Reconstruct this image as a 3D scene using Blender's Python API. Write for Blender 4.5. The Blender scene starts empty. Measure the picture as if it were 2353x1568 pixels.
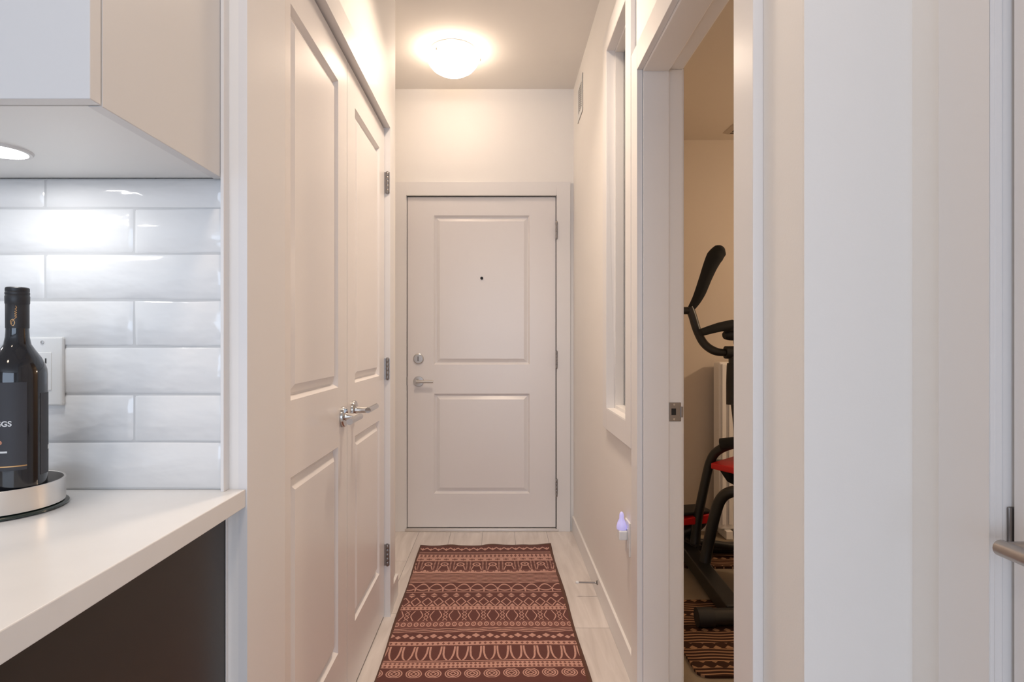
import bpy, bmesh, math, random
from mathutils import Vector, Matrix
random.seed(7)
S = bpy.context.scene
COL = S.collection
PI = math.pi
CAMZ = 1.155
F, VX, VY = 1350.0, 1147.0, 788.0

def P(px, py, Y):
    return Vector(((px-VX)/F*Y, Y, CAMZ-(py-VY)/F*Y))

# ------------------------------------------------------------------ materials
def srgb(r, g, b):
    f = lambda c: (c/255/12.92) if c/255 <= .04045 else ((c/255+.055)/1.055)**2.4
    return (f(r), f(g), f(b), 1)

def mat(name, col, rough=.5, metal=0, var=.02, scale=8, bump=0, bscale=60, coat=0, spec=.5, emis=None, estr=0, trans=0, ior=1.45):
    m = bpy.data.materials.new(name); m.use_nodes = True
    nt = m.node_tree; n = nt.nodes; l = nt.links
    b = n['Principled BSDF']
    b.inputs['Roughness'].default_value = rough
    b.inputs['Metallic'].default_value = metal
    b.inputs['Specular IOR Level'].default_value = spec
    b.inputs['Coat Weight'].default_value = coat
    b.inputs['Coat Roughness'].default_value = .08
    b.inputs['Transmission Weight'].default_value = trans
    b.inputs['IOR'].default_value = ior
    tc = n.new('ShaderNodeTexCoord')
    no = n.new('ShaderNodeTexNoise'); no.inputs['Scale'].default_value = scale; no.inputs['Detail'].default_value = 4
    l.new(tc.outputs['Object'], no.inputs['Vector'])
    mx = n.new('ShaderNodeMix'); mx.data_type = 'RGBA'
    c1 = tuple(max(0, c*(1-var)) for c in col[:3])+(1,)
    c2 = tuple(min(1, c*(1+var)) for c in col[:3])+(1,)
    mx.inputs[6].default_value = c1; mx.inputs[7].default_value = c2
    l.new(no.outputs['Fac'], mx.inputs[0]); l.new(mx.outputs[2], b.inputs['Base Color'])
    if bump:
        n2 = n.new('ShaderNodeTexNoise'); n2.inputs['Scale'].default_value = bscale; n2.inputs['Detail'].default_value = 3
        l.new(tc.outputs['Object'], n2.inputs['Vector'])
        bp = n.new('ShaderNodeBump'); bp.inputs['Strength'].default_value = bump; bp.inputs['Distance'].default_value = .002
        l.new(n2.outputs['Fac'], bp.inputs['Height']); l.new(bp.outputs[0], b.inputs['Normal'])
    if emis:
        b.inputs['Emission Color'].default_value = emis; b.inputs['Emission Strength'].default_value = estr
    return m

class E:
    """tiny expression builder: emits Math nodes"""
    nt = None
    def __init__(s, v): s.v = v
    @staticmethod
    def m(op, *a):
        nd = E.nt.nodes.new('ShaderNodeMath'); nd.operation = op
        for i, x in enumerate(a):
            x = x.v if isinstance(x, E) else x
            if isinstance(x, (int, float)): nd.inputs[i].default_value = x
            else: E.nt.links.new(x, nd.inputs[i])
        return E(nd.outputs[0])
    def __add__(s, o): return E.m('ADD', s, o)
    def __sub__(s, o): return E.m('SUBTRACT', s, o)
    def __mul__(s, o): return E.m('MULTIPLY', s, o)
    def __rmul__(s, o): return E.m('MULTIPLY', s, o)
    def __radd__(s, o): return E.m('ADD', s, o)
    def __rsub__(s, o): return E.m('SUBTRACT', o, s)
    def lt(s, o): return E.m('LESS_THAN', s, o)
    def gt(s, o): return E.m('GREATER_THAN', s, o)
def eabs(a): return E.m('ABSOLUTE', a)
def emin(a, b): return E.m('MINIMUM', a, b)
def emax(a, b): return E.m('MAXIMUM', a, b)
def efr(a): return E.m('FRACT', a)
def esin(a): return E.m('SINE', a)
def esqrt(a): return E.m('SQRT', a)
def tri(a): return eabs(efr(a)-.5)*2          # 1..0..1
def line(a, w): return eabs(a).lt(w)

def rug_material(name, dark, mid, light, border, half_w, seed=0):
    m = bpy.data.materials.new(name); m.use_nodes = True
    nt = m.node_tree; E.nt = nt; n = nt.nodes; l = nt.links
    b = n['Principled BSDF']; b.inputs['Roughness'].default_value = .95; b.inputs['Specular IOR Level'].default_value = .15
    b.inputs['Sheen Weight'].default_value = .15
    tc = n.new('ShaderNodeTexCoord'); sep = n.new('ShaderNodeSeparateXYZ')
    nz = n.new('ShaderNodeTexNoise'); nz.inputs['Scale'].default_value = 14; nz.inputs['Detail'].default_value = 2
    l.new(tc.outputs['Object'], nz.inputs['Vector'])
    mv = n.new('ShaderNodeVectorMath'); mv.operation = 'MULTIPLY_ADD'
    l.new(nz.outputs['Color'], mv.inputs[0]); mv.inputs[1].default_value = (.006,)*3
    l.new(tc.outputs['Object'], mv.inputs[2]); l.new(mv.outputs[0], sep.inputs[0])
    u = E(sep.outputs[0]); y = E(sep.outputs[1])
    # object origin sits at the far edge; y negative towards the living room
    LEN = 1.315
    v = E.m('MODULO', 0-y, LEN)                     # distance from far edge, repeats
    tot = None; midt = None
    def band(a, c, val, ismid=False):
        nonlocal tot, midt
        k = v.gt(a)*v.lt(c)
        t = k*val
        tot = t if tot is None else tot+t
        if ismid: midt = k if midt is None else midt+k
    def w(a, c): return (v-a)*(1/(c-a))             # 0..1 inside the band
    # 1 zigzag triangles
    a, c = .035, .103; q = w(a, c)
    band(a, c, emax(line(q-tri(u*(1/.0427))*.5-.1, .13), (tri(u*(1/.0427)+.5)+eabs(q-.45)*1.4).lt(.42)))
    band(.108, .113, 1.0); band(.122, .126, 1.0)
    # 2 dots
    a, c = .142, .188; q = w(a, c)
    band(a, c, (tri(u*(1/.022))+eabs(q-.5)*1.6).gt(.75), True)
    # 3 diamonds
    a, c = .19, .24; q = w(a, c)
    band(a, c, (tri(u*(1/.045))+eabs(q-.5)*2).gt(.55)*(tri(u*(1/.0225))+eabs(q-.5)*2).gt(.4), True)
    # 4 figures (rosettes on stems)
    a, c = .242, .355; q = w(a, c)
    p = (efr(u*(1/.083))-.5)*2; rr = esqrt(p*p+(q-.36)*(q-.36)*5)
    ros = line(rr-.42, .1)+rr.lt(.13)
    stem = line(eabs(p)-(q*.5+.12), .07)*q.gt(.55)
    side = line(eabs(p)-.78, .09)*line(esin(q*22), .75)
    band(a, c, emin(ros+stem+side, 1.0))
    # 5 scallops
    a, c = .358, .402; q = w(a, c)
    band(a, c, emax(line(q-.75, .16), (tri(u*(1/.06))+q).gt(.8)*(tri(u*(1/.02))+q).gt(.6)), True)
    # 6 wavy lines
    a, c = .408, .52; q = w(a, c)
    band(a, c, (esin((v+esin(u*75)*.0028+esin(u*31)*.002)*(2*PI/.0155))).gt(.1))
    # 7 arches
    a, c = .528, .615; q = w(a, c)
    p = (efr(u*(1/.0636))-.5)*2
    band(a, c, emin(line(q-.08-p*p*.55, .075)+line(eabs(p)-.97, .07)*q.gt(.5)+line(q-.86+p*p*.22, .06), 1.0))
    band(.62, .625, 1.0)
    # 8 small diamonds
    a, c = .634, .682; q = w(a, c)
    dd = tri(u*(1/.05))*1.3+eabs(q-.5)*2
    band(a, c, dd.lt(.95)*line(q-.5, .07).lt(.5))
    # 9 lattice with dark squares
    a, c = .682, .766; q = w(a, c)
    dd = tri(u*(1/.05)+.5)+eabs(q-.5)*1.7
    band(a, c, emin(line(dd-.85, .12)+(tri(u*(1/.05))+(1-q)*1.8).lt(.55), 1.0))
    # 10 dotted
    a, c = .768, .805; q = w(a, c)
    band(a, c, (tri(u*(1/.018))+eabs(q-.5)*2).gt(.6)*line(q-.5, .4), True)
    # 11 hexagons with crossing waves
    a, c = .81, .898; q = w(a, c)
    hx = emin(eabs(q-.5)*1.25, 10); p = eabs(efr(u*(1/.08))-.5)*2
    band(a, c, emin(line(p+emax(eabs(q-.5)*.75, .06)-.64, .06)+line(p-1+eabs(esin(q*9.42+1.57))*.2, .055), 1.0))
    # 12 chain dots
    a, c = .903, .957; q = w(a, c)
    p = (efr(u*(1/.026))-.5)*2; rr = esqrt(p*p+(q-.5)*(q-.5)*5)
    band(a, c, emin(line(rr-.6, .16)+rr.lt(.15), 1.0)*line(q-.5, .42), True)
    # 13 waves
    a, c = .962, .999
    band(a, c, (esin((v+esin(u*60)*.003)*(2*PI/.013))).gt(.2))
    # 14 diamonds
    a, c = 1.003, 1.054; q = w(a, c)
    band(a, c, emax((tri(u*(1/.055))*1.1+eabs(q-.4)*1.9).lt(.62), (tri(u*(1/.055)+.5)*1.1+eabs(q-.65)*1.9).lt(.5)))
    a, c = 1.066, 1.098; q = w(a, c)
    band(a, c, (tri(u*(1/.02))+eabs(q-.5)*2).gt(.6)*line(q-.5, .42), True)
    # 15 U loops
    a, c = 1.104, 1.2; q = w(a, c)
    p = eabs(efr(u*(1/.05))-.5)*2
    band(a, c, line(p-esqrt(emax(1-q*q*q, 0))*.8, .14)*q.lt(.985))
    band(1.202, 1.207, 1.0)
    a, c = 1.213, 1.251; q = w(a, c)
    band(a, c, (tri(u*(1/.016))*1+tri(q*2)).gt(.8), True)
    # 16 eyes
    a, c = 1.26, 1.311; q = w(a, c)
    p = (efr(u*(1/.0676))-.5)*2; rr = eabs(p)*1.3+eabs(q-.5)*2
    r2 = esqrt(p*p*1.3+(q-.5)*(q-.5)*3.2)
    band(a, c, emin(line(r2-.62, .09)+line(r2-.9, .07)+line(rr-.42, .12), 1.0))
    # woven breakup
    wn = n.new('ShaderNodeTexNoise'); wn.inputs['Scale'].default_value = 260; l.new(tc.outputs['Object'], wn.inputs['Vector'])
    wv = E(wn.outputs['Fac'])
    fac = emax(emin(tot, 1.0), 0.0)*(wv*.7+.5)
    fac = emin(fac, 1.0)
    base = n.new('ShaderNodeMix'); base.data_type = 'RGBA'; base.inputs[6].default_value = dark; base.inputs[7].default_value = mid
    l.new((midt*.45).v, base.inputs[0])
    pat = n.new('ShaderNodeMix'); pat.data_type = 'RGBA'; l.new(fac.v, pat.inputs[0]); l.new(base.outputs[2], pat.inputs[6]); pat.inputs[7].default_value = light
    # patches of tint
    tn = n.new('ShaderNodeTexNoise'); tn.inputs['Scale'].default_value = 5; l.new(tc.outputs['Object'], tn.inputs['Vector'])
    tm = n.new('ShaderNodeMix'); tm.data_type = 'RGBA'; tm.blend_type = 'MULTIPLY'; tm.inputs[0].default_value = .5
    cr = n.new('ShaderNodeMix'); cr.data_type = 'RGBA'; cr.inputs[6].default_value = (.95, .80, .70, 1); cr.inputs[7].default_value = (1, .92, .95, 1)
    l.new(tn.outputs['Fac'], cr.inputs[0]); l.new(pat.outputs[2], tm.inputs[6]); l.new(cr.outputs[2], tm.inputs[7])
    edge = emax(eabs(u).gt(half_w-.011), emax(y.gt(-.011), 0))
    bm_ = n.new('ShaderNodeMix'); bm_.data_type = 'RGBA'; l.new(edge.v, bm_.inputs[0]); l.new(tm.outputs[2], bm_.inputs[6]); bm_.inputs[7].default_value = border
    l.new(bm_.outputs[2], b.inputs['Base Color'])
    bp = n.new('ShaderNodeBump'); bp.inputs['Strength'].default_value = .35; bp.inputs['Distance'].default_value = .001
    l.new((wv+fac*.3).v, bp.inputs['Height']); l.new(bp.outputs[0], b.inputs['Normal'])
    return m

def stripe_rug_material(name):
    m = bpy.data.materials.new(name); m.use_nodes = True
    nt = m.node_tree; E.nt = nt; n = nt.nodes; l = nt.links
    b = n['Principled BSDF']; b.inputs['Roughness'].default_value = .95; b.inputs['Specular IOR Level'].default_value = .1
    tc = n.new('ShaderNodeTexCoord'); sep = n.new('ShaderNodeSeparateXYZ'); l.new(tc.outputs['Object'], sep.inputs[0])
    u = E(sep.outputs[0]); v = E(sep.outputs[1])
    wob = v+esin(u*40)*.003
    st = esin(wob*(2*PI/.021)).gt(.35)
    dia = (tri(u*(1/.045))+tri(v*(1/.045))).lt(.7)
    g = esin(v*(2*PI/.13)).gt(.55)
    f = emin(st*(1-g)+g*dia, 1.0)
    mx = n.new('ShaderNodeMix'); mx.data_type = 'RGBA'; l.new(f.v, mx.inputs[0])
    mx.inputs[6].default_value = srgb(58, 38, 30); mx.inputs[7].default_value = srgb(150, 116, 90)
    l.new(mx.outputs[2], b.inputs['Base Color'])
    return m

def floor_material(name, c_lo, c_hi, pw=.194, off=-.1, pl=1.22, rough=.42, gap=.0011):
    m = bpy.data.materials.new(name); m.use_nodes = True
    nt = m.node_tree; E.nt = nt; n = nt.nodes; l = nt.links
    b = n['Principled BSDF']; b.inputs['Roughness'].default_value = rough
    tc = n.new('ShaderNodeTexCoord'); sep = n.new('ShaderNodeSeparateXYZ'); l.new(tc.outputs['Object'], sep.inputs[0])
    x = E(sep.outputs[0]); y = E(sep.outputs[1])
    u = (x-off)*(1/pw); idx = E.m('FLOOR', u)
    yy = (y+efr(esin(idx*12.9898)*43758.5)*pl)*(1/pl)
    row = E.m('FLOOR', yy)
    rnd = efr(esin(idx*78.233+row*37.719)*43758.5)
    gp = emax((.5-eabs(efr(u)-.5)).lt(gap/pw), (.5-eabs(efr(yy)-.5)).lt(gap/pl))
    cmb = n.new('ShaderNodeCombineXYZ'); l.new((x*16+rnd*40).v, cmb.inputs[0]); l.new((y*1.6+rnd*9).v, cmb.inputs[1])
    no = n.new('ShaderNodeTexNoise'); no.inputs['Scale'].default_value = 1.6; no.inputs['Detail'].default_value = 8; no.inputs['Distortion'].default_value = .9
    l.new(cmb.outputs[0], no.inputs['Vector'])
    g = emin(emax((E(no.outputs['Fac'])-.3)*2.2, 0), 1)*.75+rnd*.25
    mx = n.new('ShaderNodeMix'); mx.data_type = 'RGBA'; l.new(g.v, mx.inputs[0]); mx.inputs[6].default_value = c_lo; mx.inputs[7].default_value = c_hi
    m2 = n.new('ShaderNodeMix'); m2.data_type = 'RGBA'; l.new(gp.v, m2.inputs[0]); l.new(mx.outputs[2], m2.inputs[6]); m2.inputs[7].default_value = tuple(c*.42 for c in c_lo[:3])+(1,)
    l.new(m2.outputs[2], b.inputs['Base Color'])
    bp = n.new('ShaderNodeBump'); bp.inputs['Strength'].default_value = .25; bp.inputs['Distance'].default_value = .001
    l.new((g*.4-gp).v, bp.inputs['Height']); l.new(bp.outputs[0], b.inputs['Normal'])
    return m

def tile_material():
    m = mat('glossy_tile', (.80, .80, .80, 1), .12, var=.015, scale=5, coat=.5)
    nt = m.node_tree; n = nt.nodes; l = nt.links; b = n['Principled BSDF']
    tc = n.new('ShaderNodeTexCoord'); mp = n.new('ShaderNodeMapping'); mp.inputs['Scale'].default_value = (1, 1, 2.2)
    mp.inputs['Rotation'].default_value = (0, .35, 0)
    no = n.new('ShaderNodeTexNoise'); no.inputs['Scale'].default_value = 9; no.inputs['Detail'].default_value = 2.5
    l.new(tc.outputs['Object'], mp.inputs[0]); l.new(mp.outputs[0], no.inputs['Vector'])
    bp = n.new('ShaderNodeBump'); bp.inputs['Strength'].default_value = .55; bp.inputs['Distance'].default_value = .012
    l.new(no.outputs['Fac'], bp.inputs['Height']); l.new(bp.outputs[0], b.inputs['Normal']); l.new(bp.outputs[0], b.inputs['Coat Normal'])
    return m

M = {}
M['wall'] = mat('wall_paint', (.88, .855, .825, 1), .55, var=.01, bump=.06, bscale=220, spec=.35)
M['ceil'] = mat('ceiling_paint', (.84, .81, .77, 1), .85, var=.01, bump=.08, bscale=180, spec=.2)
M['trim'] = mat('semi_gloss_trim', (.83, .81, .80, 1), .28, var=.01, scale=3, spec=.5)
M['door'] = mat('semi_gloss_door', (.83, .80, .79, 1), .27, var=.01, scale=3, bump=.03, bscale=120)
M['nickel'] = mat('satin_nickel', (.62, .60, .58, 1), .28, 1, var=.03)
M['chrome'] = mat('polished_chrome', (.58, .57, .56, 1), .13, 1, var=.01)
M['dark_nickel'] = mat('dark_satin_nickel', (.30, .28, .27, 1), .35, 1, var=.04)
M['worn_nickel'] = mat('worn_dark_nickel', (.40, .36, .33, 1), .3, 1, var=.04)
M['steel'] = mat('brushed_steel', (.76, .72, .68, 1), .32, 1, var=.05, scale=30, bump=.05, bscale=90)
M['cab'] = mat('cabinet_laminate', (.72, .715, .715, 1), .35, var=.008)
M['darkcab'] = mat('dark_brown_laminate', (.034, .027, .023, 1), .38, var=.08, scale=3)
M['quartz'] = mat('white_quartz', (.82, .815, .81, 1), .22, var=.03, scale=18)
M['grout'] = mat('grout', (.60, .60, .60, 1), .9, var=.03, bump=.1)
M['tile'] = tile_material()
M['white_plastic'] = mat('white_plastic', (.82, .82, .81, 1), .3, var=.005)
M['black'] = mat('black_rubber', (.012, .011, .011, 1), .55, var=.1)
M['frame_black'] = mat('black_powder_coat', (.016, .015, .014, 1), .38, var=.1)
M['grip'] = mat('black_foam', (.008, .008, .008, 1), .85, var=.1, bump=.1)
M['red'] = mat('red_plastic', (.55, .012, .012, 1), .4, var=.04)
M['glassb'] = mat('dark_bottle_glass', (.006, .006, .009, 1), .06, var=.1, coat=.6)
M['capsule'] = mat('black_capsule', (.025, .024, .026, 1), .42, var=.05)
M['label'] = mat('charcoal_paper', (.045, .045, .052, 1), .6, var=.05)
M['gold'] = mat('gold_foil', (.62, .36, .16, 1), .35, .7, var=.05)
M['ink'] = mat('white_ink', (.75, .75, .75, 1), .6, var=.01)
M['copper'] = mat('copper_ink', (.55, .24, .15, 1), .5, var=.02)
M['greenglass'] = mat('dark_green_glass', (.02, .035, .028, 1), .12, var=.1, coat=.4)
M['traydark'] = mat('black_tray_lining', (.01, .01, .01, 1), .5, var=.05)
M['lampglass'] = mat('frosted_lamp_glass', (.9, .88, .84, 1), .4, var=.005, emis=(1, .79, .61, 1), estr=16)
M['puck'] = mat('puck_lens', (.9, .9, .9, 1), .4, var=.005, emis=(1, .98, .95, 1), estr=55)
M['night'] = mat('lavender_night_light', (.62, .60, .85, 1), .25, var=.02, emis=(.45, .42, 1, 1), estr=.35)
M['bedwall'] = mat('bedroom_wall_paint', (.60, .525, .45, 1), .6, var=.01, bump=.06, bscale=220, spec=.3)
M['carpet'] = mat('tan_floor', (.25, .20, .145, 1), .8, var=.18, scale=12)
M['ventdark'] = mat('vent_shadow', (.10, .085, .07, 1), .8, var=.05)
M['floor'] = floor_material('greige_plank', srgb(200, 191, 186), srgb(233, 226, 222))
g = bpy.data.materials.new('pane_glass'); g.use_nodes = True
gb = g.node_tree.nodes['Principled BSDF']; gb.inputs['Transmission Weight'].default_value = 1; gb.inputs['Roughness'].default_value = .02
gb.inputs['Base Color'].default_value = (.95, .98, .98, 1); gb.inputs['IOR'].default_value = 1.45
M['glass'] = g

# ------------------------------------------------------------------ mesh helpers
def box(bm, x0, x1, y0, y1, z0, z1):
    vs = [bm.verts.new((x, y, z)) for x in (x0, x1) for y in (y0, y1) for z in (z0, z1)]
    for f in ((0,1,3,2), (4,6,7,5), (0,4,5,1), (2,3,7,6), (0,2,6,4), (1,5,7,3)):
        bm.faces.new([vs[i] for i in f])

def lathe(bm, prof, seg=48, c=(0,0,0), mtx=None, a0=0, a1=2*PI, cap=True):
    """prof: list of (r, h) about local z; mtx maps local to object space"""
    full = abs(a1-a0-2*PI) < 1e-6
    nseg = seg if full else seg+1
    rings = []
    c = Vector(c)
    for r, h in prof:
        ring = []
        for i in range(nseg):
            a = a0+(a1-a0)*i/seg
            v = Vector((r*math.cos(a), r*math.sin(a), h))
            if mtx: v = mtx @ v
            ring.append(bm.verts.new(v+c))
        rings.append(ring)
    for k in range(len(rings)-1):
        for i in range(nseg if full else nseg-1):
            j = (i+1) % nseg
            bm.faces.new((rings[k][i], rings[k][j], rings[k+1][j], rings[k+1][i]))
    if cap and full:
        if prof[0][0] > 1e-5: bm.faces.new(rings[0][::-1])
        if prof[-1][0] > 1e-5: bm.faces.new(rings[-1])

def smooth_path(pts, rad, steps=6):
    pts = [Vector(p) for p in pts]
    if len(pts) < 3: return pts, rad
    P_ = []; R_ = []
    for i in range(len(pts)-1):
        p0 = pts[max(i-1, 0)]; p1 = pts[i]; p2 = pts[i+1]; p3 = pts[min(i+2, len(pts)-1)]
        for k in range(steps):
            t = k/steps
            P_.append(.5*((2*p1)+(p2-p0)*t+(2*p0-5*p1+4*p2-p3)*t*t+(3*p1-p0-3*p2+p3)*t**3))
            R_.append(rad[i]*(1-t)+rad[i+1]*t)
    P_.append(pts[-1]); R_.append(rad[-1])
    return P_, R_

def tube(bm, pts, r, seg=16, smooth=True, flat=1.0):
    n = len(pts)
    rad = list(r) if isinstance(r, (list, tuple)) else [r]*n
    if smooth: pts, rad = smooth_path(pts, rad)
    pts = [Vector(p) for p in pts]
    n = len(pts); rings = []
    up = Vector((0, 0, 1)); t0 = (pts[1]-pts[0]).normalized()
    if abs(t0.dot(up)) > .95: up = Vector((1, 0, 0))
    nrm = (up-t0*up.dot(t0)).normalized()
    for i in range(n):
        t = (pts[min(i+1, n-1)]-pts[max(i-1, 0)]).normalized()
        nrm = (nrm-t*nrm.dot(t)).normalized(); bi = t.cross(nrm)
        rings.append([bm.verts.new(pts[i]+rad[i]*(math.cos(2*PI*k/seg)*nrm+flat*math.sin(2*PI*k/seg)*bi)) for k in range(seg)])
    for i in range(n-1):
        for k in range(seg):
            bm.faces.new((rings[i][k], rings[i][(k+1) % seg], rings[i+1][(k+1) % seg], rings[i+1][k]))
    bm.faces.new(rings[0][::-1]); bm.faces.new(rings[-1])

def obj(name, bm, m, parent=None, bevel=0, smooth=False, loc=None, rotz=0, seg=2):
    me = bpy.data.meshes.new(name)
    bmesh.ops.remove_doubles(bm, verts=bm.verts, dist=1e-6)
    bmesh.ops.recalc_face_normals(bm, faces=bm.faces)
    bm.to_mesh(me); bm.free()
    o = bpy.data.objects.new(name, me); COL.objects.link(o)
    me.materials.append(M[m] if isinstance(m, str) else m)
    if smooth:
        for p in me.polygons: p.use_smooth = True
        me.set_sharp_from_angle(angle=math.radians(38))
    if bevel:
        b = o.modifiers.new('bevel', 'BEVEL'); b.width = bevel; b.segments = seg; b.limit_method = 'ANGLE'; b.angle_limit = math.radians(40)
    if loc: o.location = loc
    o.rotation_euler = (0, 0, rotz)
    if parent: o.parent = parent
    return o

def bxo(name, m, parent, *boxes, bevel=0, **k):
    bm = bmesh.new()
    for b in boxes: box(bm, *b)
    return obj(name, bm, m, parent, bevel, **k)

def struct(o): o['kind'] = 'structure'; return o
def tag(o, label, cat, group=None):
    o['label'] = label; o['category'] = cat
    if group: o['group'] = group
    return o
def thing(name, label, cat, loc=(0,0,0), rotz=0, group=None):
    o = bpy.data.objects.new(name, None); COL.objects.link(o)
    o.empty_display_size = .05
    o.location = loc; o.rotation_euler = (0, 0, rotz)
    return tag(o, label, cat, group)

# ------------------------------------------------------------------ setting
HZ = 2.714; BZ = 2.40; YE = 3.608; XR = .457; XL = -.474; YK = 1.068
XB = .571                                                    # bedroom side of the hall wall
struct(bxo('floor', 'floor', None, (-4.2, XB-.06, -6, 3.75, -.1, 0), (XB-.06, 4.2, -6, .86, -.1, 0)))
struct(bxo('floor_bedroom', 'carpet', None, (XB-.06, 3.3, .86, 3.75, -.1, -.0005)))
struct(bxo('ceiling', 'ceil', None, (-4.2, XB-.05, -6, 3.75, HZ, HZ+.1), (XB-.05, 4.2, -6, .80, HZ, HZ+.1)))
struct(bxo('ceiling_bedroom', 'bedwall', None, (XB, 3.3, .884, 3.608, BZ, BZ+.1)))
# end wall with entry door opening
DX0, DX1, DZ = -.576, .362, 2.062
struct(bxo('wall_far', 'wall', None, (-.9, DX0, YE, YE+.14, 0, HZ), (DX1, XB, YE, YE+.14, 0, HZ), (DX0, DX1, YE, YE+.14, DZ, HZ)))
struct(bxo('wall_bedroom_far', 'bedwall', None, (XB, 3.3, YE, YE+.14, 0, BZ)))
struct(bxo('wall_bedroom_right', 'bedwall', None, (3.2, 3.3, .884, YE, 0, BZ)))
# closet block: left hall wall
CY0, CY1, CZ = 1.257, 2.473, 2.060
struct(bxo('wall_left', 'wall', None, (XL-.12, XL, YK, CY0-.012, 0, HZ), (XL-.12, XL, CY1+.012, 2.68, 0, HZ), (XL-.12, XL, CY0-.012, CY1+.012, CZ+.012, HZ),
    (-.9, XL-.12, 2.56, 2.68, 0, HZ)))
struct(bxo('wall_left_far', 'wall', None, (-.9, -.78, 2.68, YE, 0, HZ)))
struct(bxo('wall_closet', 'wall', None, (-1.2, -1.12, 1.18, 2.56, 0, HZ)))
# kitchen back wall
struct(bxo('wall_kitchen', 'wall', None, (-4.1, XL-.12, YK, YK+.12, 0, HZ)))
struct(bxo('wall_living_left', 'wall', None, (-4.2, -4.1, -6, YK, 0, HZ)))
struct(bxo('wall_living_right', 'wall', None, (4.1, 4.2, -6, .7, 0, HZ)))
# right hall wall with interior window and bedroom door
WY0, WY1, WZ0, WZ1 = 2.045, 2.41, .885, 2.355
BY0, BY1, BZD = 1.10, 1.87, 2.025
YR = .884
rw = bmesh.new()
for (a, b_, z0, z1) in ((YR, BY0-.018, 0, HZ), (BY0-.018, BY1+.018, BZD+.018, HZ), (BY1+.018, WY0, 0, HZ), (WY0, WY1, 0, WZ0), (WY0, WY1, WZ1, HZ), (WY1, YE, 0, HZ)):
    box(rw, XR, XB, a, b_, z0, z1)
struct(obj('wall_right', rw, 'wall'))
XN = .619                                                    # near right wall
NY = .734
struct(bxo('wall_right_near', 'wall', None, (XB, 3.3, YR, YR+.1, 0, HZ), (XN+.1, 3.3, YR-.12, YR-.005, 0, HZ), (XN, XN+.1, NY+.012, YR-.0005, 0, HZ), (XN, XN+.1, -.06, NY+.012, 2.05, HZ), (XN, XN+.1, -.6, -.06, 0, HZ),
                   (XN+.1, 4.1, -.6, -.48, 0, HZ)))
# small camera-facing return is the end of wall_right; close the corner
struct(bxo('wall_return', 'wall', None, (XR, XN, YR-.004, YR-.0005, 0, HZ)))
# rear wall of living space with a wide window (behind the viewer)
struct(bxo('wall_rear', 'wall', None, (-4.1, -2.6, -6, -5.88, 0, HZ), (2.6, 4.1, -6, -5.88, 0, HZ), (-2.6, 2.6, -6, -5.88, 0, .3), (-2.6, 2.6, -6, -5.88, 2.5, HZ)))

# ------------------------------------------------------------------ casings, baseboards
def casing_y(name, y0, y1, ztop, zbot, xface, xwall, w=.078, sill=False):
    """casing round an opening in a wall of constant X; y0..y1 opening"""
    bm = bmesh.new()
    a, b_ = sorted((xface, xwall))
    lo = zbot-(w if sill else 0)
    box(bm, a, b_, y0-w, y0, lo, ztop+w); box(bm, a, b_, y1, y1+w, lo, ztop+w)
    box(bm, a, b_, y0, y1, ztop, ztop+w)
    if sill: box(bm, a, b_, y0, y1, zbot-w, zbot)
    return struct(obj(name, bm, 'trim', None, .0015))
bm = bmesh.new()
box(bm, XL, -.458, YK, CY0, 0, CZ+.078); box(bm, XL, -.458, CY1, CY1+.078, 0, CZ+.078); box(bm, XL, -.458, CY0, CY1, CZ, CZ+.078)
struct(obj('trim_1', bm, 'trim'))               # closet casing
casing_y('trim_2', BY0, BY1, BZD, 0, .439, XR, w=.084)       # bedroom door casing
casing_y('trim_3', WY0, WY1, WZ1, WZ0, .439, XR, w=.084, sill=True)
# entry casing (faces the camera)
bm = bmesh.new(); w = .083
ex0, ex1, ez = -.568, .352, 2.056
for b in ((ex0-w, ex0, 0, ez+w), (ex1, ex1+w, 0, ez+w)): box(bm, b[0], b[1], YE-.018, YE, b[2], b[3])
box(bm, ex0, ex1, YE-.018, YE, ez, ez+w)
box(bm, ex0-.008, ex0, YE, YE+.1, 0, ez); box(bm, ex1, ex1+.008, YE, YE+.1, 0, ez); box(bm, ex0, ex1, YE, YE+.1, ez, ez+.006)
struct(obj('trim_4', bm, 'trim', None, .0015))
# closet jamb lining
bm = bmesh.new()
box(bm, XL-.12, XL, CY0-.012, CY0, 0, CZ); box(bm, XL-.12, XL, CY1, CY1+.012, 0, CZ); box(bm, XL-.12, XL, CY0, CY1, CZ-.0, CZ+.012)
struct(obj('trim_5', bm, 'trim'))
# bedroom door jamb lining with stop, rebate towards the bedroom
bm = bmesh.new()
box(bm, XR, .583, BY1, BY1+.018, 0, BZD+.012); box(bm, XR, .5374, BY1-.010, BY1, 0, BZD)
box(bm, XR, .583, BY0-.018, BY0, 0, BZD+.012); box(bm, XR, .5374, BY0, BY0+.010, 0, BZD-.01)
box(bm, XR, .583, BY0, BY1, BZD, BZD+.018); box(bm, XR, .5374, BY0+.010, BY1-.010, BZD-.010, BZD)
struct(obj('trim_6', bm, 'trim', None, .0015))
bm = bmesh.new()                                             # bedroom-side casing
for y0, y1 in ((BY1+.004, BY1+.078),(BY0-.078, BY0-.004)): box(bm, XB, .589, y0, y1, 0, BZD+.08)
box(bm, XB, .589, BY0-.004, BY1+.004, BZD+.006, BZD+.08)
struct(obj('trim_7', bm, 'trim', None, .0015))
sp = bmesh.new(); box(sp, .540, .579, BY1-.0035, BY1-.0005, .938, 1.052-.076+.078)
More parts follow.
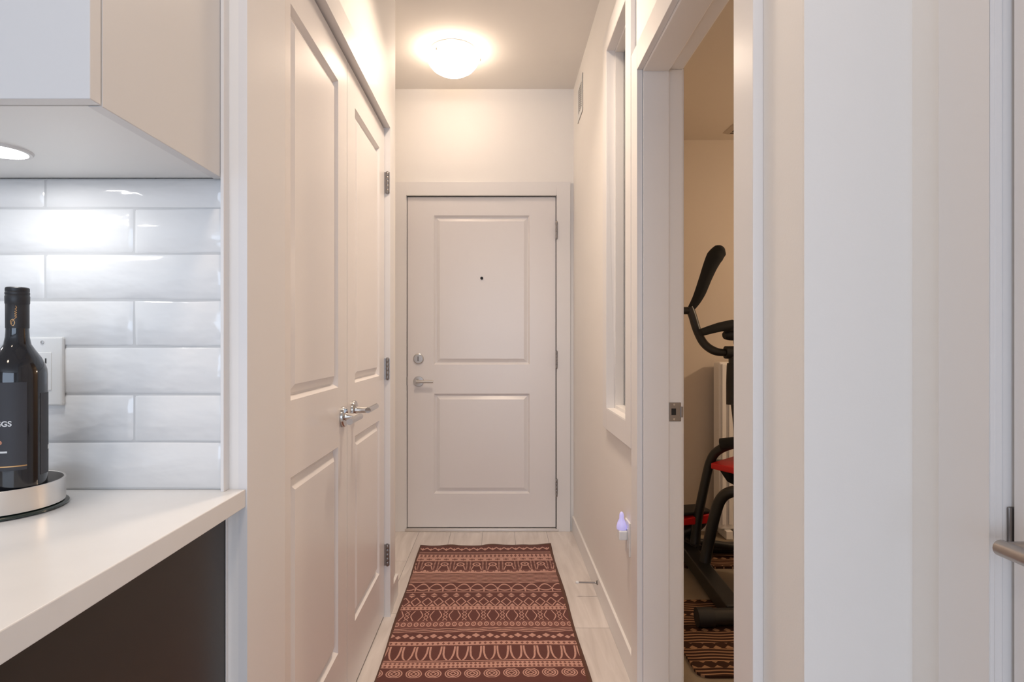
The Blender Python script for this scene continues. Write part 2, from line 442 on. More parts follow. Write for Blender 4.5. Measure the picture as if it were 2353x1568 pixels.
# strike plate on the rebate
sp.free()
strike = bxo('strike_plate', 'dark_nickel', None, (.5395, .5785, BY1-.003, BY1, .905, .965), bevel=.001)
strike.parent = bpy.data.objects['trim_6']; strike['label'] = 'dark metal strike plate'
strike.modifiers['bevel'].width = .004
bxo('latch_hole', 'black', strike, (.5475, .562, BY1-.0036, BY1-.0028, .925, .946))
for z in (.912, .958):
    bm = bmesh.new(); lathe(bm, [(.0035, 0), (.003, .0008), (0, .001)], 12, mtx=Matrix.Rotation(PI/2, 4, 'X'), c=(.556, BY1-.003, z)); obj('screw', bm, 'nickel', strike)
bxo('lip', 'dark_nickel', strike, (.576, .584, BY1-.006, BY1-.001, .918, .952), bevel=.0015)
# window frame, reveal steps and pane
bm = bmesh.new()
def wframe(x0, x1, t):
    box(bm, x0, x1, WY0, WY0+t, WZ0, WZ1); box(bm, x0, x1, WY1-t, WY1, WZ0, WZ1)
    box(bm, x0, x1, WY0+t, WY1-t, WZ0, WZ0+t); box(bm, x0, x1, WY0+t, WY1-t, WZ1-t, WZ1)
wframe(.440, .474, .003); wframe(.474, XB+.012, .016)
win = struct(obj('window_1', bm, 'trim', None, .001))
bxo('glass_pane', 'glass', win, (.507, .512, WY0+.016, WY1-.016, WZ0+.016, WZ1-.016))
bm = bmesh.new()
for y0, y1, z0, z1 in ((WY0+.016, WY0+.02, WZ0+.016, WZ1-.016), (WY1-.02, WY1-.016, WZ0+.016, WZ1-.016), (WY0+.02, WY1-.02, WZ0+.016, WZ0+.02), (WY0+.02, WY1-.02, WZ1-.02, WZ1-.016)):
    box(bm, .513, .519, y0, y1, z0, z1)
obj('gasket', bm, 'black', win)['label'] = 'dark gasket behind the pane'
# baseboards
def bb(name, *bxs): return struct(bxo(name, 'trim', None, *bxs, bevel=.002))
bb('baseboard_right', (.446, XR, WY0-.0, YE-.018, 0, .097), (.446, XR, BY1+.084, WY0, 0, .097))
bb('baseboard_left', (XL, XL+.012, CY1+.078, 2.692, 0, .097), (-.78, XL, 2.68, 2.692, 0, .097))
bb('baseboard_bedroom', (XB, 3.2, YE-.012, YE, 0, .097), (XB, XB+.012, BY1+.078, YE-.012, 0, .097))

# near right door set: casing, stepped jamb
bm = bmesh.new()
box(bm, .612, XN, NY+.0, NY+.085, 0, 2.12)
box(bm, .612, XN, -.13, -.045, 0, 2.12); box(bm, .612, XN, -.045, NY, 2.045, 2.12)
box(bm, XN, .629, NY, NY+.012, 0, 2.05); box(bm, .629, .70, NY+.0015, NY+.012, 0, 2.05)
struct(obj('trim_8', bm, 'trim', None, .001))
bxo('strike_plate', 'dark_nickel', bpy.data.objects['trim_8'], (.6345, .650, NY-.0022, NY+.0015, .899, .950), bevel=.0022)['label'] = 'dark strike plate on the near door jamb'

# trim strip between the tiles/cabinet and the plain wall
struct(bxo('trim_9', 'trim', None, (-.4965, -.4905, 1.046, YK, .889, HZ), bevel=.001))

# ------------------------------------------------------------------ doors
def door_leaf(name, w, h, t, px0, px1, pan, m='door', loc=(0,0,0), rotz=0):
    """front at y=0 facing -y"""
    bm = bmesh.new()
    zs = [0]+[z for p in pan for z in p]+[h]; xs = [0, px0, px1, w]
    for i in range(3):
        for j in range(len(zs)-1):
            x0, x1, z0, z1 = xs[i], xs[i+1], zs[j], zs[j+1]
            if i == 1 and j % 2 == 1:
                loops = []
                for ins, d in ((0, 0), (.010, .013), (.014, .0135), (.036, .002), (.038, .002)):
                    loops.append([bm.verts.new(v) for v in ((x0+ins, d, z0+ins), (x1-ins, d, z0+ins), (x1-ins, d, z1-ins), (x0+ins, d, z1-ins))])
                for a, b_ in zip(loops, loops[1:]):
                    for k in range(4): bm.faces.new((a[k], a[(k+1) % 4], b_[(k+1) % 4], b_[k]))
                bm.faces.new(loops[-1])
            else:
                bm.faces.new([bm.verts.new(v) for v in ((x0, 0, z0), (x1, 0, z0), (x1, 0, z1), (x0, 0, z1))])
    for f in (((0,t,0),(w,t,0),(w,t,h),(0,t,h)), ((0,0,0),(w,0,0),(w,t,0),(0,t,0)), ((0,0,h),(w,0,h),(w,t,h),(0,t,h)), ((0,0,0),(0,t,0),(0,t,h),(0,0,h)), ((w,0,0),(w,t,0),(w,t,h),(w,0,h))):
        bm.faces.new([bm.verts.new(v) for v in f])
    return struct(obj(name, bm, m, None, 0, loc=loc, rotz=rotz))

RY = Matrix.Rotation(PI/2, 4, 'X')                            # local z -> -y
def lever_set(parent, x, z, d, m='chrome', L=.115, neck=.052, rr=.032):
    """rose on face y=0, neck towards -y, lever along x*d"""
    h = bpy.data.objects.new('door_handle', None); COL.objects.link(h); h.parent = parent; h.location = (x, 0, z); h.empty_display_size = .03
    bm = bmesh.new(); lathe(bm, [(rr*.9, 0), (rr, .001), (rr, .007), (rr*.93, .010), (.0135, .0105), (.0135, .010)], 40, mtx=RY)
    obj('rose', bm, m, h, smooth=True)
    bm = bmesh.new()
    lathe(bm, [(.0125, .009), (.0105, .016), (.0098, neck)], 24, mtx=RY)
    tube(bm, [(-d*.010, -neck, 0), (d*L, -neck, 0)], .0095, 20, smooth=False)
    obj('lever', bm, m, h, smooth=True)
    return h
def hinge(parent, x, z, y=-.006, h=.095, m='nickel', leaf=0):
    bm = bmesh.new()
    k = 5
    for i in range(k):
        z0 = z-h/2+h/k*i
        lathe(bm, [(.006, z0+.0006), (.0064, z0+.0012), (.0064, z0+h/k-.0012), (.006, z0+h/k-.0006)], 16, c=(x, y, 0))
    lathe(bm, [(.004, z-h/2-.003), (.005, z-h/2), (.0045, z+h/2), (.004, z+h/2+.004)], 12, c=(x, y, 0))
    if leaf: box(bm, min(x, x+leaf), max(x, x+leaf), y+.001, y+.003, z-h/2, z+h/2)
    return obj('hinge', bm, m, parent, smooth=True)

# entry door
ED = (-.564, 3.612, .021)
d1 = door_leaf('door_1', .9105, 2.029, .044, .163, .752, [(.206, .821), (1.000, 1.917)], loc=ED)
lever_set(d1, .069, .897, 1, 'nickel', L=.094, neck=.045)
bm = bmesh.new(); lathe(bm, [(.030, 0), (.032, .002), (.032, .008), (.027, .012), (.018, .012), (.018, .016), (0, .016)], 36, mtx=RY)
db = obj('deadbolt', bm, 'nickel', d1, smooth=True, loc=(.069, 0, 1.036))
bm = bmesh.new(); box(bm, -.004, .004, -.026, -.014, -.014, .014); obj('thumb_turn', bm, 'dark_nickel', db, .002)
bm = bmesh.new(); lathe(bm, [(.009, 0), (.009, .003), (.0065, .004), (.0065, .002), (0, .002)], 20, mtx=RY)
obj('peephole', bm, 'black', d1, smooth=True, loc=(.457, -.0005, 1.531))['label'] = 'small dark peephole'
for z in (1.822, 1.03, .248): hinge(d1, .9145, z, -.0265, .105, 'dark_nickel')
bxo('latch', 'dark_nickel', d1, (-.0065, -.001, -.004, .012, .872, .925), bevel=.001)
struct(bxo('threshold', 'steel', None, (DX0, DX1, 3.585, 3.70, 0, .018), bevel=.003)).name = 'trim_10'
struct(bxo('wall_corridor', 'black', None, (-.9, .7, 3.76, 3.8, 0, HZ)))

bm = bmesh.new()
box(bm, -.0038, 0.0, .004, .03, 0, 2.029); box(bm, .9105, .9155, .004, .03, 0, 2.029); box(bm, -.0038, .9155, .004, .03, 2.029, 2.0345); box(bm, -.0038, .9155, .004, .03, -.003, 0)
obj('gap_shade', bm, 'black', d1)  # black filler standing in for the shade in the gap round the leaf
# closet doors
XD = -.483
DW = (CY1-CY0-.010)/2
zb = .012; pans = [(.222-zb, .842-zb), (1.021-zb, 1.942-zb)]
d2 = door_leaf('door_2', DW, 2.052-zb, .035, .10, DW-.10, pans, loc=(XD, CY0+.003, zb), rotz=PI/2)
d3 = door_leaf('door_3', DW, 2.052-zb, .035, .10, DW-.10, pans, loc=(XD, CY0+.007+DW, zb), rotz=PI/2)
lever_set(d2, DW-.052, .927-zb, -1, 'chrome', L=.118)
lever_set(d3, .072, .933-zb, 1, 'chrome', L=.12)
for z in (1.828, 1.045, .262):
    hinge(d3, DW+.0005, z-zb, -.013, .088, 'dark_nickel', leaf=-.0)
    bxo('hinge_leaf', 'dark_nickel', d3, (DW-.001, DW+.0025, -.022, .0, z-zb-.044, z-zb+.044))
for y in (1.72, 1.88):
    pass
bxo('ball_catch', 'dark_nickel', d3, (.02, .06, .006, .026, 2.052-zb, 2.0595-zb), bevel=.001)
bxo('ball_catch', 'dark_nickel', d2, (DW-.06, DW-.02, .006, .026, 2.052-zb, 2.0595-zb), bevel=.001)

# near right door
d4 = door_leaf('door_4', .762, 2.03, .035, .10, .662, [(.248, .844), (1.023, 1.92)], loc=(.640, NY-.004, .012), rotz=-PI/2)
lever_set(d4, .058, .905, 1, 'worn_nickel', L=.12, neck=.058)

# ------------------------------------------------------------------ kitchen
CT, CTH = .889, .0325
ct = tag(bxo('countertop', 'quartz', None, (-2.4, -.4605, .425, YK-.001, CT-CTH, CT), bevel=.0015), 'white quartz countertop with squared edge, over the dark base cabinet', 'countertop')
bc = thing('base_cabinet', 'dark brown base cabinet under the white quartz countertop', 'cabinet', (-1.4, .75, 0))
def rel(p, o): return p[0]-o.location.x, p[1]-o.location.x, p[2]-o.location.y, p[3]-o.location.y, p[4]-o.location.z, p[5]-o.location.z
def rbx(name, m, o, *bs, bevel=.001): return bxo(name, m, o, *[rel(b, o) for b in bs], bevel=bevel)
rbx('end_panel', 'darkcab', bc, (-.513, -.4945, .455, YK-.002, .0, CT-CTH-.0005))
rbx('body', 'darkcab', bc, (-2.4, -.5135, .475, YK-.002, .1, CT-CTH-.0005))
for i in range(3):
    x1 = -.516-i*.62
    dd_ = rbx('door', 'darkcab', bc, (x1-.614, x1, .455, .474, .105, CT-CTH-.008))
rbx('toe_kick', 'darkcab', bc, (-2.4, -.5135, .54, .56, 0, .1))
rbx('scribe_strip', 'trim', bc, (-.4942, -.4925, YK-.008, YK-.0005, 0, CT-CTH-.001))['label'] = 'thin white strip at the wall'

# tiles
TY = 1.060; TP, TQ = .0844, .322
bm = bmesh.new()
x_r = -.4975; z0 = CT+.0015
rows = []; z = z0; k = 0
JA = (102-VX)/F*TY; JB = (307-VX)/F*TY
lv = [CT+.0015]+[CAMZ-(y-VY)/F*TY for y in (1016, 907, 797, 690, 583, 478)]+[1.4515]
g_ = .0014
for k in range(7):
    za, zb_ = lv[k]+g_, lv[k+1]-g_
    j = JA if k % 2 == 0 else JB
    edges = [x_r]; e = j
    while e > x_r-.03: e -= TQ
    while e > -2.4: edges.append(e); e -= TQ
    edges.append(-2.4)
    for a, b_ in zip(edges, edges[1:]):
        xa, xb = b_+g_, (a-g_ if a != x_r else a)
        if xb-xa < .01: continue
        # pillowed, softly uneven tile
        nx, nz = 10, 4; grid = []
        s1, s2 = random.random()*6, random.random()*6
        for ix in range(nx+1):
            col = []
            for iz in range(nz+1):
                # denser near the edges
                fx = (0, .012, .04, .2, .35, .5, .65, .8, .96, .988, 1)[ix]; fz = (0, .05, .5, .95, 1)[iz]
                ed = min(1, min(fx*(xb-xa), (1-fx)*(xb-xa), fz*(zb_-za), (1-fz)*(zb_-za))/.004)
                yv = TY+.0025*(1-ed)**1.5-.0006*math.sin(fx*5+s1)*math.cos(fz*3+s2)
                col.append(bm.verts.new((xa+fx*(xb-xa), yv, za+fz*(zb_-za))))
            grid.append(col)
        for ix in range(nx):
            for iz in range(nz): bm.faces.new((grid[ix][iz], grid[ix+1][iz], grid[ix+1][iz+1], grid[ix][iz+1]))
        # sides back to wall
        box(bm, xa+.0003, xb-.0003, TY+.0028, YK-.001, za+.0003, zb_-.0003)
bs = obj('backsplash', bm, 'tile', None, smooth=True)
tag(bs, 'glossy white subway tile backsplash in running bond above the countertop', 'backsplash')
gr = bxo('grout', 'grout', bs, (-2.4, x_r, TY+.0021, TY+.0026, CT+.0005, 1.4515))

# outlet behind the bottle
oc = Vector((-.7826-.035, TY, (CAMZ-(853-VY)/F*TY)))
ol = thing('wall_outlet', 'white wall outlet cover on the tiles behind the bottle', 'outlet', oc)
bxo('cover_plate', 'white_plastic', ol, (-.035, .035, -.008, .001, -.0615, .0615), bevel=.003)
bxo('receptacle', 'white_plastic', ol, (-.0165, .0165, -.0095, -.006, -.034, .034), bevel=.001)
for zz in (.052, -.052):
    bm = bmesh.new(); lathe(bm, [(.003, 0), (.003, .0015), (0, .002)], 12, mtx=RY); obj('screw', bm, 'nickel', ol, loc=(.006 if 0 else 0, -.008, zz))
for zz in (.018, -.018):
    bxo('socket_slots', 'black', ol, (-.008, -.006, -.0102, -.009, zz-.004, zz+.005), (.006, .008, -.0102, -.009, zz-.004, zz+.005))

# upper cabinet
uc = thing('wall_cabinet', 'pale grey upper cabinet with a flat door, above the tile backsplash', 'cabinet', (-1.2, .9, 1.452))
XS = -.497
rbx('end_panel', 'cab', uc, (XS-.018, XS, .736, YK-.009, 1.4505, 2.45))
rbx('bottom_panel', 'white_plastic', uc, (-2.2, XS-.0185, .738, TY-.0, 1.4525, 1.47))  # whiter than the cabinet, standing in for light bounced off the counter
rbx('back_panel', 'cab', uc, (-2.2, XS-.0185, 1.04, YK-.009, 1.47, 2.45))
rbx('top_panel', 'cab', uc, (-2.2, XS-.0185, .736, 1.04, 2.432, 2.45))
for i in range(3):
    rbx('door', 'cab', uc, (XS-.0-.55*(i+1)+.003, XS-.55*i, .7135, .7335, 1.4515, 2.45))
# puck light, and a second unseen one added to brighten the tiles
for k, px in enumerate((-.770, -1.42)):
    pk = bpy.data.objects.new('under_cabinet_light', None); COL.objects.link(pk); pk.parent = uc; pk.empty_display_size = .03
    pk.location = (px+1.2, .005, .0006)
    if k == 0: pk['label'] = 'round glowing recessed light'
    bm = bmesh.new(); lathe(bm, [(.035, -.001), (.036, -.004), (.041, -.004), (.043, 0), (.043, .0)], 40, cap=False); obj('trim_ring', bm, 'cab', pk, smooth=True)
    bm = bmesh.new(); lathe(bm, [(.0355, -.0015), (0, -.002)], 40); obj('lens', bm, 'puck', pk, smooth=True)

# tray and bottle
tc_ = (-.800, .938, CT)
tr = thing('round_tray', 'round metal-banded tray on the countertop, holding the wine bottle', 'tray', tc_)
bm = bmesh.new(); lathe(bm, [(.090, .0005), (.0925, .002), (.0925, .004), (.090, .0055)], 64); obj('foot_plate', bm, 'greenglass', tr, smooth=True)['label'] = 'dark green glass foot'
bm = bmesh.new(); lathe(bm, [(.080, .0055), (.080, .0075)], 48); obj('spacer', bm, 'black', tr)
bm = bmesh.new(); lathe(bm, [(.087, .0075), (.0875, .0078), (.0875, .0435), (.087, .044), (.085, .044), (.0845, .0435), (.0845, .0075), (.087, .0075)], 72, cap=False); obj('band', bm, 'steel', tr, smooth=True)
bm = bmesh.new(); lathe(bm, [(.0844, .0076), (.0844, .026)], 64); obj('liner', bm, 'traydark', tr, smooth=True)
# bottle
bd = .925
bc_ = Vector(((40-VX)/F*bd, bd, CT+.0262))
bt = thing('wine_bottle', 'dark wine bottle with charcoal label and black screw cap, standing in the tray', 'bottle', bc_)
BR = .0385; H0 = bc_.z
def zz(py): return CAMZ-(py-VY)/F*bd-H0
prof = [(0, .004), (.02, .002), (BR-.004, 0), (BR, .004), (BR, zz(862)), (BR-.0006, zz(850)), (BR-.003, zz(838)), (BR-.008, zz(822)), (.0235, zz(806)), (.0178, zz(792)), (.0155, zz(775)), (.0148, zz(755)), (.0145, zz(690))]
bm = bmesh.new(); lathe(bm, prof, 64); obj('glass_body', bm, 'glassb', bt, smooth=True)
bm = bmesh.new(); lathe(bm, [(.0150, zz(755)), (.0152, zz(754)), (.0152, zz(700)), (.0148, zz(699))], 40, cap=False); obj('capsule', bm, 'capsule', bt, smooth=True)
bm = bmesh.new(); lathe(bm, [(.0150, zz(700)), (.0158, zz(698)), (.0160, zz(682)), (.0152, zz(679)), (.0158, zz(677)), (.0158, zz(673)), (.0152, zz(671)), (.0156, zz(669)), (.0154, zz(663)), (.0140, zz(661)), (0, zz(661))], 40); obj('screw_cap', bm, 'capsule', bt, smooth=True)
th = math.atan2(-bc_.y, -bc_.x)                              # direction from bottle to viewer
def lab(name, a0, a1, z0, z1, r, m):
    bm = bmesh.new(); lathe(bm, [(r-.0004, z0), (r, z0+.0003), (r, z1-.0003), (r-.0004, z1)], 40, a0=th+math.radians(a0), a1=th+math.radians(a1), cap=False)
    return obj(name, bm, m, bt, smooth=True)
fl = lab('front_label', -112, 17, zz(1072), zz(876), BR+.0004, 'label')
bl = lab('back_label', 46, 140, zz(1090), zz(903), BR+.0004, 'label')
def wrap_text(txt, size, zc, aend, r, m, parent, name, right=True, rot=False):
    cu = bpy.data.curves.new(name, 'FONT'); cu.body = txt; cu.size = size; cu.extrude = 0; cu.offset = size*.025
    to = bpy.data.objects.new(name+'_tmp', cu); COL.objects.link(to)
    bpy.context.view_layer.update()
    me = bpy.data.meshes.new_from_object(to.evaluated_get(bpy.context.evaluated_depsgraph_get()))
    bpy.data.objects.remove(to)
    xs = [v.co.x for v in me.vertices]; xm = max(xs) if right else min(xs)
    for v in me.vertices:
        x, y = v.co.x-xm, v.co.y
        if rot: x, y = -v.co.y, v.co.x-xm
        a = th+math.radians(aend)+x/r
        v.co = Vector((r*math.cos(a), r*math.sin(a), zc+y))
    me.materials.clear(); me.materials.append(M[m]); me.name = name
    o = bpy.data.objects.new(name, me); COL.objects.link(o); o.parent = parent
    return o
wrap_text('GGS', .0112, zz(973), -10, BR+.0007, 'ink', fl, 'label_lettering')['label'] = 'white capital letters GGS'
for (pz, s_, ae, mm, hh, nm) in ((1030, .012, -18, 'ink', .0028, 'label_print'), (1037, .010, -19, 'label', .0010, 'label_print')):
    bm = bmesh.new(); lathe(bm, [(BR+.0006, zz(pz)-hh/2), (BR+.0007, zz(pz)), (BR+.0006, zz(pz)+hh/2)], 12, a0=th+math.radians(ae-24), a1=th+math.radians(ae), cap=False)
    obj(nm, bm, mm, fl)
bm = bmesh.new(); lathe(bm, [(0, 0), (.0032, .0002)], 20, mtx=Matrix.Rotation(th, 4, 'Z') @ Matrix.Rotation(math.radians(-32), 4, 'Z') @ Matrix.Rotation(PI/2, 4, 'Y'),
      c=(Vector((BR+.0006)*Vector((math.cos(th-math.radians(32)), math.sin(th-math.radians(32)), 0)))+Vector((0, 0, zz(1009))))); obj('label_mark', bm, 'copper', fl)
lab('gold_line', -112, 17, zz(1064), zz(1061), BR+.0009, 'gold').parent = fl
bm = bmesh.new(); lathe(bm, [(BR+.0006, zz(1036)), (BR+.0007, zz(1026))], 8, a0=th+math.radians(74), a1=th+math.radians(92), cap=False); obj('label_print', bm, 'ink', bl)
# gold script running up the capsule
cap_o = [o for o in bt.children if o.name.startswith('capsule')][0]
bm = bmesh.new()
script = [(-.0025, .002), (-.0045, .006), (-.0015, .009), (.001, .004), (-.001, -.001), (-.004, .003), (.001, .010), (.0035, .013), (.001, .014), (.0035, .016), (.001, .0175), (.0035, .0195), (.001, .021), (.0035, .0230), (.0015, .025), (.0035, .027), (.002, .030)]
pp = []
for x, z in script:
    a = th+x/.0155-.28; pp.append((.0155*math.cos(a), .0155*math.sin(a), zz(748)+z*1.0))
tube(bm, pp, .00045, 6); obj('gold_script', bm, 'gold', cap_o, smooth=True)

# ------------------------------------------------------------------ hall objects
rm = rug_material('patterned_rug', srgb(98, 57, 50), srgb(144, 99, 89), srgb(204, 162, 147), srgb(92, 56, 38), .368)
bm = bmesh.new()
nx, ny = 48, 150; L_ = 2.3; hw = .368
grid = []
for i in range(nx+1):
    col = []
    for j in range(ny+1):
        x = -hw+2*hw*i/nx; y = -L_*j/ny
        far = math.exp(y/.05)
        zv = .005+far*.007*max(0, math.sin(x*31+1)*.6+math.sin(x*17)*.5)
        if x > hw-.08: zv += far*.010*(x-hw+.08)/.08
        zv += .0012*math.sin(x*9+y*5)
        xe = x+.0025*math.sin(y*9+(1 if x > 0 else 0))*abs(x/hw)
        col.append(bm.verts.new((xe, y+far*.004*math.sin(x*25), zv)))
    grid.append(col)
for i in range(nx):
    for j in range(ny): bm.faces.new((grid[i][j], grid[i+1][j], grid[i+1][j+1], grid[i][j+1]))
rug = obj('hallway_rug', bm, rm, None, smooth=True, loc=(-.0765, 3.325, 0), rotz=math.radians(.9))
so = rug.modifiers.new('thick', 'SOLIDIFY'); so.thickness = .0045; so.offset = -1
tag(rug, 'long reddish brown runner rug with tribal pattern bands on the hall floor', 'rug')

# ceiling lamp
cl = thing('ceiling_light', 'glowing frosted dome ceiling light above the entry', 'ceiling light', (-.245, 3.13, HZ))
bm = bmesh.new(); lathe(bm, [(.118, 0), (.122, -.004), (.122, -.030), (.118, -.034)], 56); obj('pan', bm, 'white_plastic', cl, smooth=True)
bm = bmesh.new(); lathe(bm, [(.137, -.050), (.136, -.056), (.128, -.074), (.108, -.098), (.078, -.117), (.04, -.128), (0, -.131)], 56); obj('glass_dome', bm, 'lampglass', cl, smooth=True)
for a in (2, 122, 242):
    a = -math.radians(a)
    bm = bmesh.new()
    c, s = math.cos(a), math.sin(a)
    tube(bm, [(.119*c, .119*s, -.028), (.137*c, .137*s, -.036), (.1425*c, .1425*s, -.052), (.139*c, .139*s, -.060)], .0025, 8)
    lathe(bm, [(0, -.007), (.004, -.006), (.0055, 0), (.004, .006), (0, .007)], 12, c=(.1425*c, .1425*s, -.053))
    obj('clip', bm, 'nickel', cl, smooth=True)

# air grille on right wall
vt = thing('air_vent', 'small white air grille high on the right hall wall', 'vent', (XR, 3.30, 2.525))
bm = bmesh.new()
for b in ((-.1, .1, .07, .1), (-.1, .1, -.1, -.07), (-.1, -.07, -.07, .07), (.07, .1, -.07, .07)): box(bm, -.004, .001, b[0], b[1], b[2], b[3])
obj('frame', bm, 'white_plastic', vt, .001)
bxo('shadow_gap', 'ventdark', vt, (-.0016, .0004, -.1025, .1025, -.1025, .1025))
bxo('backing', 'black', vt, (-.0012, .0005, -.07, .07, -.07, .07))
bm = bmesh.new()
for i in range(12):
    z = -.062+i*.0113; box(bm, -.0026, -.0014, -.07, .07, z-.0014, z+.0014)
for y in (-.035, 0, .035): box(bm, -.003, -.0014, y-.0015, y+.0015, -.07, .07)
obj('louvres', bm, 'white_plastic', vt)

# door stop
dst = thing('door_stop', 'metal door stop with white tip on the right baseboard', 'door stop', (.446, 2.66, .068))
bm = bmesh.new(); lathe(bm, [(.010, 0), (.010, .004), (.0045, .007), (.0035, .012)], 20, mtx=Matrix.Rotation(-PI/2, 4, 'Y'))
tube(bm, [(-.01, 0, 0), (-.088, 0, .002)], .0035, 12, smooth=False); obj('rod', bm, 'dark_nickel', dst, smooth=True)
bm = bmesh.new(); lathe(bm, [(.004, 0), (.0062, .001), (.0062, .012), (.004, .014)], 16, mtx=Matrix.Rotation(-PI/2, 4, 'Y'), c=(-.086, 0, .002)); obj('tip', bm, 'white_plastic', dst, smooth=True)['label'] = 'white rubber tip'

# outlet + night light
NYL = 2.075
o2 = thing('wall_outlet', 'white outlet low on the right hall wall, behind the night light', 'outlet', (XR, NYL, .468))
bxo('cover_plate', 'white_plastic', o2, (-.006, .001, -.035, .035, -.059, .059), bevel=.002)
bxo('receptacle', 'white_plastic', o2, (-.0075, -.005, -.0165, .0165, -.034, .034), bevel=.001)
nl = thing('night_light', 'lavender plug-in night light shaped like a small flame on the right hall wall', 'night light', (XR-.0075, NYL, .49))
bxo('plug_body', 'white_plastic', nl, (-.030, 0, -.020, .020, -.028, .006), bevel=.005, seg=3)
bm = bmesh.new()
lathe(bm, [(.004, .0), (.017, .004), (.018, .014), (.014, .028), (.008, .042), (.0085, .052), (.0055, .062), (0, .066)], 24, c=(-.017, 0, .003)); obj('shade', bm, 'night', nl, smooth=True)['label'] = 'translucent lavender shade'

# ------------------------------------------------------------------ bedroom
def flat_rug(name, x0, x1, y0, y1, label, cr=.04):
    bm = bmesh.new(); cx, cy = (x0+x1)/2, (y0+y1)/2; vs = []
    for (sx, sy, a0) in ((1, 1, 0), (-1, 1, 90), (-1, -1, 180), (1, -1, 270)):
        for k in range(6):
            a = math.radians(a0+k*18); vs.append(bm.verts.new((sx*((x1-x0)/2-cr)+cr*math.cos(a), sy*((y1-y0)/2-cr)+cr*math.sin(a), 0)))
    f = bm.faces.new(vs); r = bmesh.ops.extrude_face_region(bm, geom=[f])
    for v in r['geom']:
        if isinstance(v, bmesh.types.BMVert): v.co.z = .009
    o = obj(name, bm, M['striperug'], None, loc=(cx, cy, .0)); tag(o, label, 'rug'); return o
M['striperug'] = stripe_rug_material('striped_rug')
flat_rug('bedroom_rug', .685, 1.9, 2.02, 2.62, 'dark brown striped rug nearest the bedroom doorway, under the exercise machine foot')
flat_rug('bedroom_rug', .95, 1.75, 3.0, 3.2, 'narrow dark striped rug behind the exercise machine, near the bedroom far wall', .02)
# ceiling vent
bv = thing('ceiling_vent', 'square air vent in the bedroom ceiling', 'vent', (1.48, 3.34, BZ))
for k, (a, b_) in enumerate(((.15, .125), (.105, .085), (.065, .045))):
    bm = bmesh.new()
    h0, h1 = -.004-.003*k, -.016-.002*k
    o_ = [bm.verts.new((sx*a, sy*a, h0+.003)) for sx, sy in ((1,1),(-1,1),(-1,-1),(1,-1))]
    i_ = [bm.verts.new((sx*b_, sy*b_, h1)) for sx, sy in ((1,1),(-1,1),(-1,-1),(1,-1))]
    for q in range(4): bm.faces.new((o_[q], o_[(q+1) % 4], i_[(q+1) % 4], i_[q]))
    o = obj('louvre', bm, 'bedwall', bv); sm = o.modifiers.new('t', 'SOLIDIFY'); sm.thickness = .002
bxo('backing', 'ventdark', bv, (-.12, .12, -.12, .12, -.003, 0))
# white ribbed panel heater by the far wall
ht = thing('panel_heater', 'white ribbed upright panel standing against the bedroom far wall', 'heater', (1.6, 3.52, 0))
bm = bmesh.new(); box(bm, -.30, .30, -.05, .05, .05, 1.04)
obj('body', bm, 'trim', ht, .012, seg=3)
bm = bmesh.new()
for i in range(15): box(bm, -.287+i*.04, -.265+i*.04, -.062, -.0505, .08, 1.03)
obj('ribs', bm, 'trim', ht, .004)
for sx in (-.25, .25): bxo('foot', 'trim', ht, (sx-.02, sx+.02, -.08, .055, 0, .05), bevel=.004)

# elliptical trainer
org = Vector((1.02, 2.75, .009))
el = thing('elliptical_trainer', 'black and red elliptical exercise machine in the bedroom', 'exercise machine', org)
def Q(px, py, Y): return P(px, py, Y)-org
def tb(name, pts, r, m='frame_black', parent=el, flat=1.0, sm=True):
    bm = bmesh.new(); tube(bm, pts, r, 18, smooth=sm, flat=flat); return obj(name, bm, m, parent, smooth=True)
# floor rail, near foot, far foot
bm = bmesh.new()
a, b_ = Q(1690, 1412, 2.40), Q(1560, 1240, 3.18)
d = (b_-a).normalized(); sd = d.cross(Vector((0, 0, 1))).normalized(); u_ = sd.cross(d)
vs = []
for p_ in (a, b_):
    for s1, s2 in ((-1, -1), (1, -1), (1, 1), (-1, 1)): vs.append(bm.verts.new(p_+sd*.036*s1+u_*.036*s2))
bm.faces.new(vs[:4]); bm.faces.new(vs[4:])
for k in range(4): bm.faces.new((vs[k], vs[(k+1) % 4], vs[4+(k+1) % 4], vs[4+k]))
obj('floor_rail', bm, 'frame_black', el, .006)
nf = Vector(((1612-VX)/F*2.37, 2.37, .048))-org; nf2 = nf+Vector((.62, .02, 0))
nft = tb('near_foot', [nf, nf2], .033, sm=False)
for p_ in (nf, nf2): tb('foot_cap', [p_-Vector((.02, 0, 0)), p_+Vector((.045, 0, 0))], .0375, 'black', nft, sm=False)
ff = Vector((.80, 3.20, .04))-org
tb('far_foot', [ff, ff+Vector((.5, 0, 0))], .03, sm=False)
# flywheel housing
fc = Q(1738, 1247, 2.75); bm = bmesh.new()
lathe(bm, [(0, -.05), (.16, -.05), (.185, -.03), (.19, 0), (.185, .03), (.16, .05), (0, .05)], 56, mtx=Matrix.Rotation(PI/2-.45, 4, 'Z') @ Matrix.Rotation(PI/2, 4, 'X'), c=fc)
obj('flywheel', bm, 'frame_black', el, smooth=True)
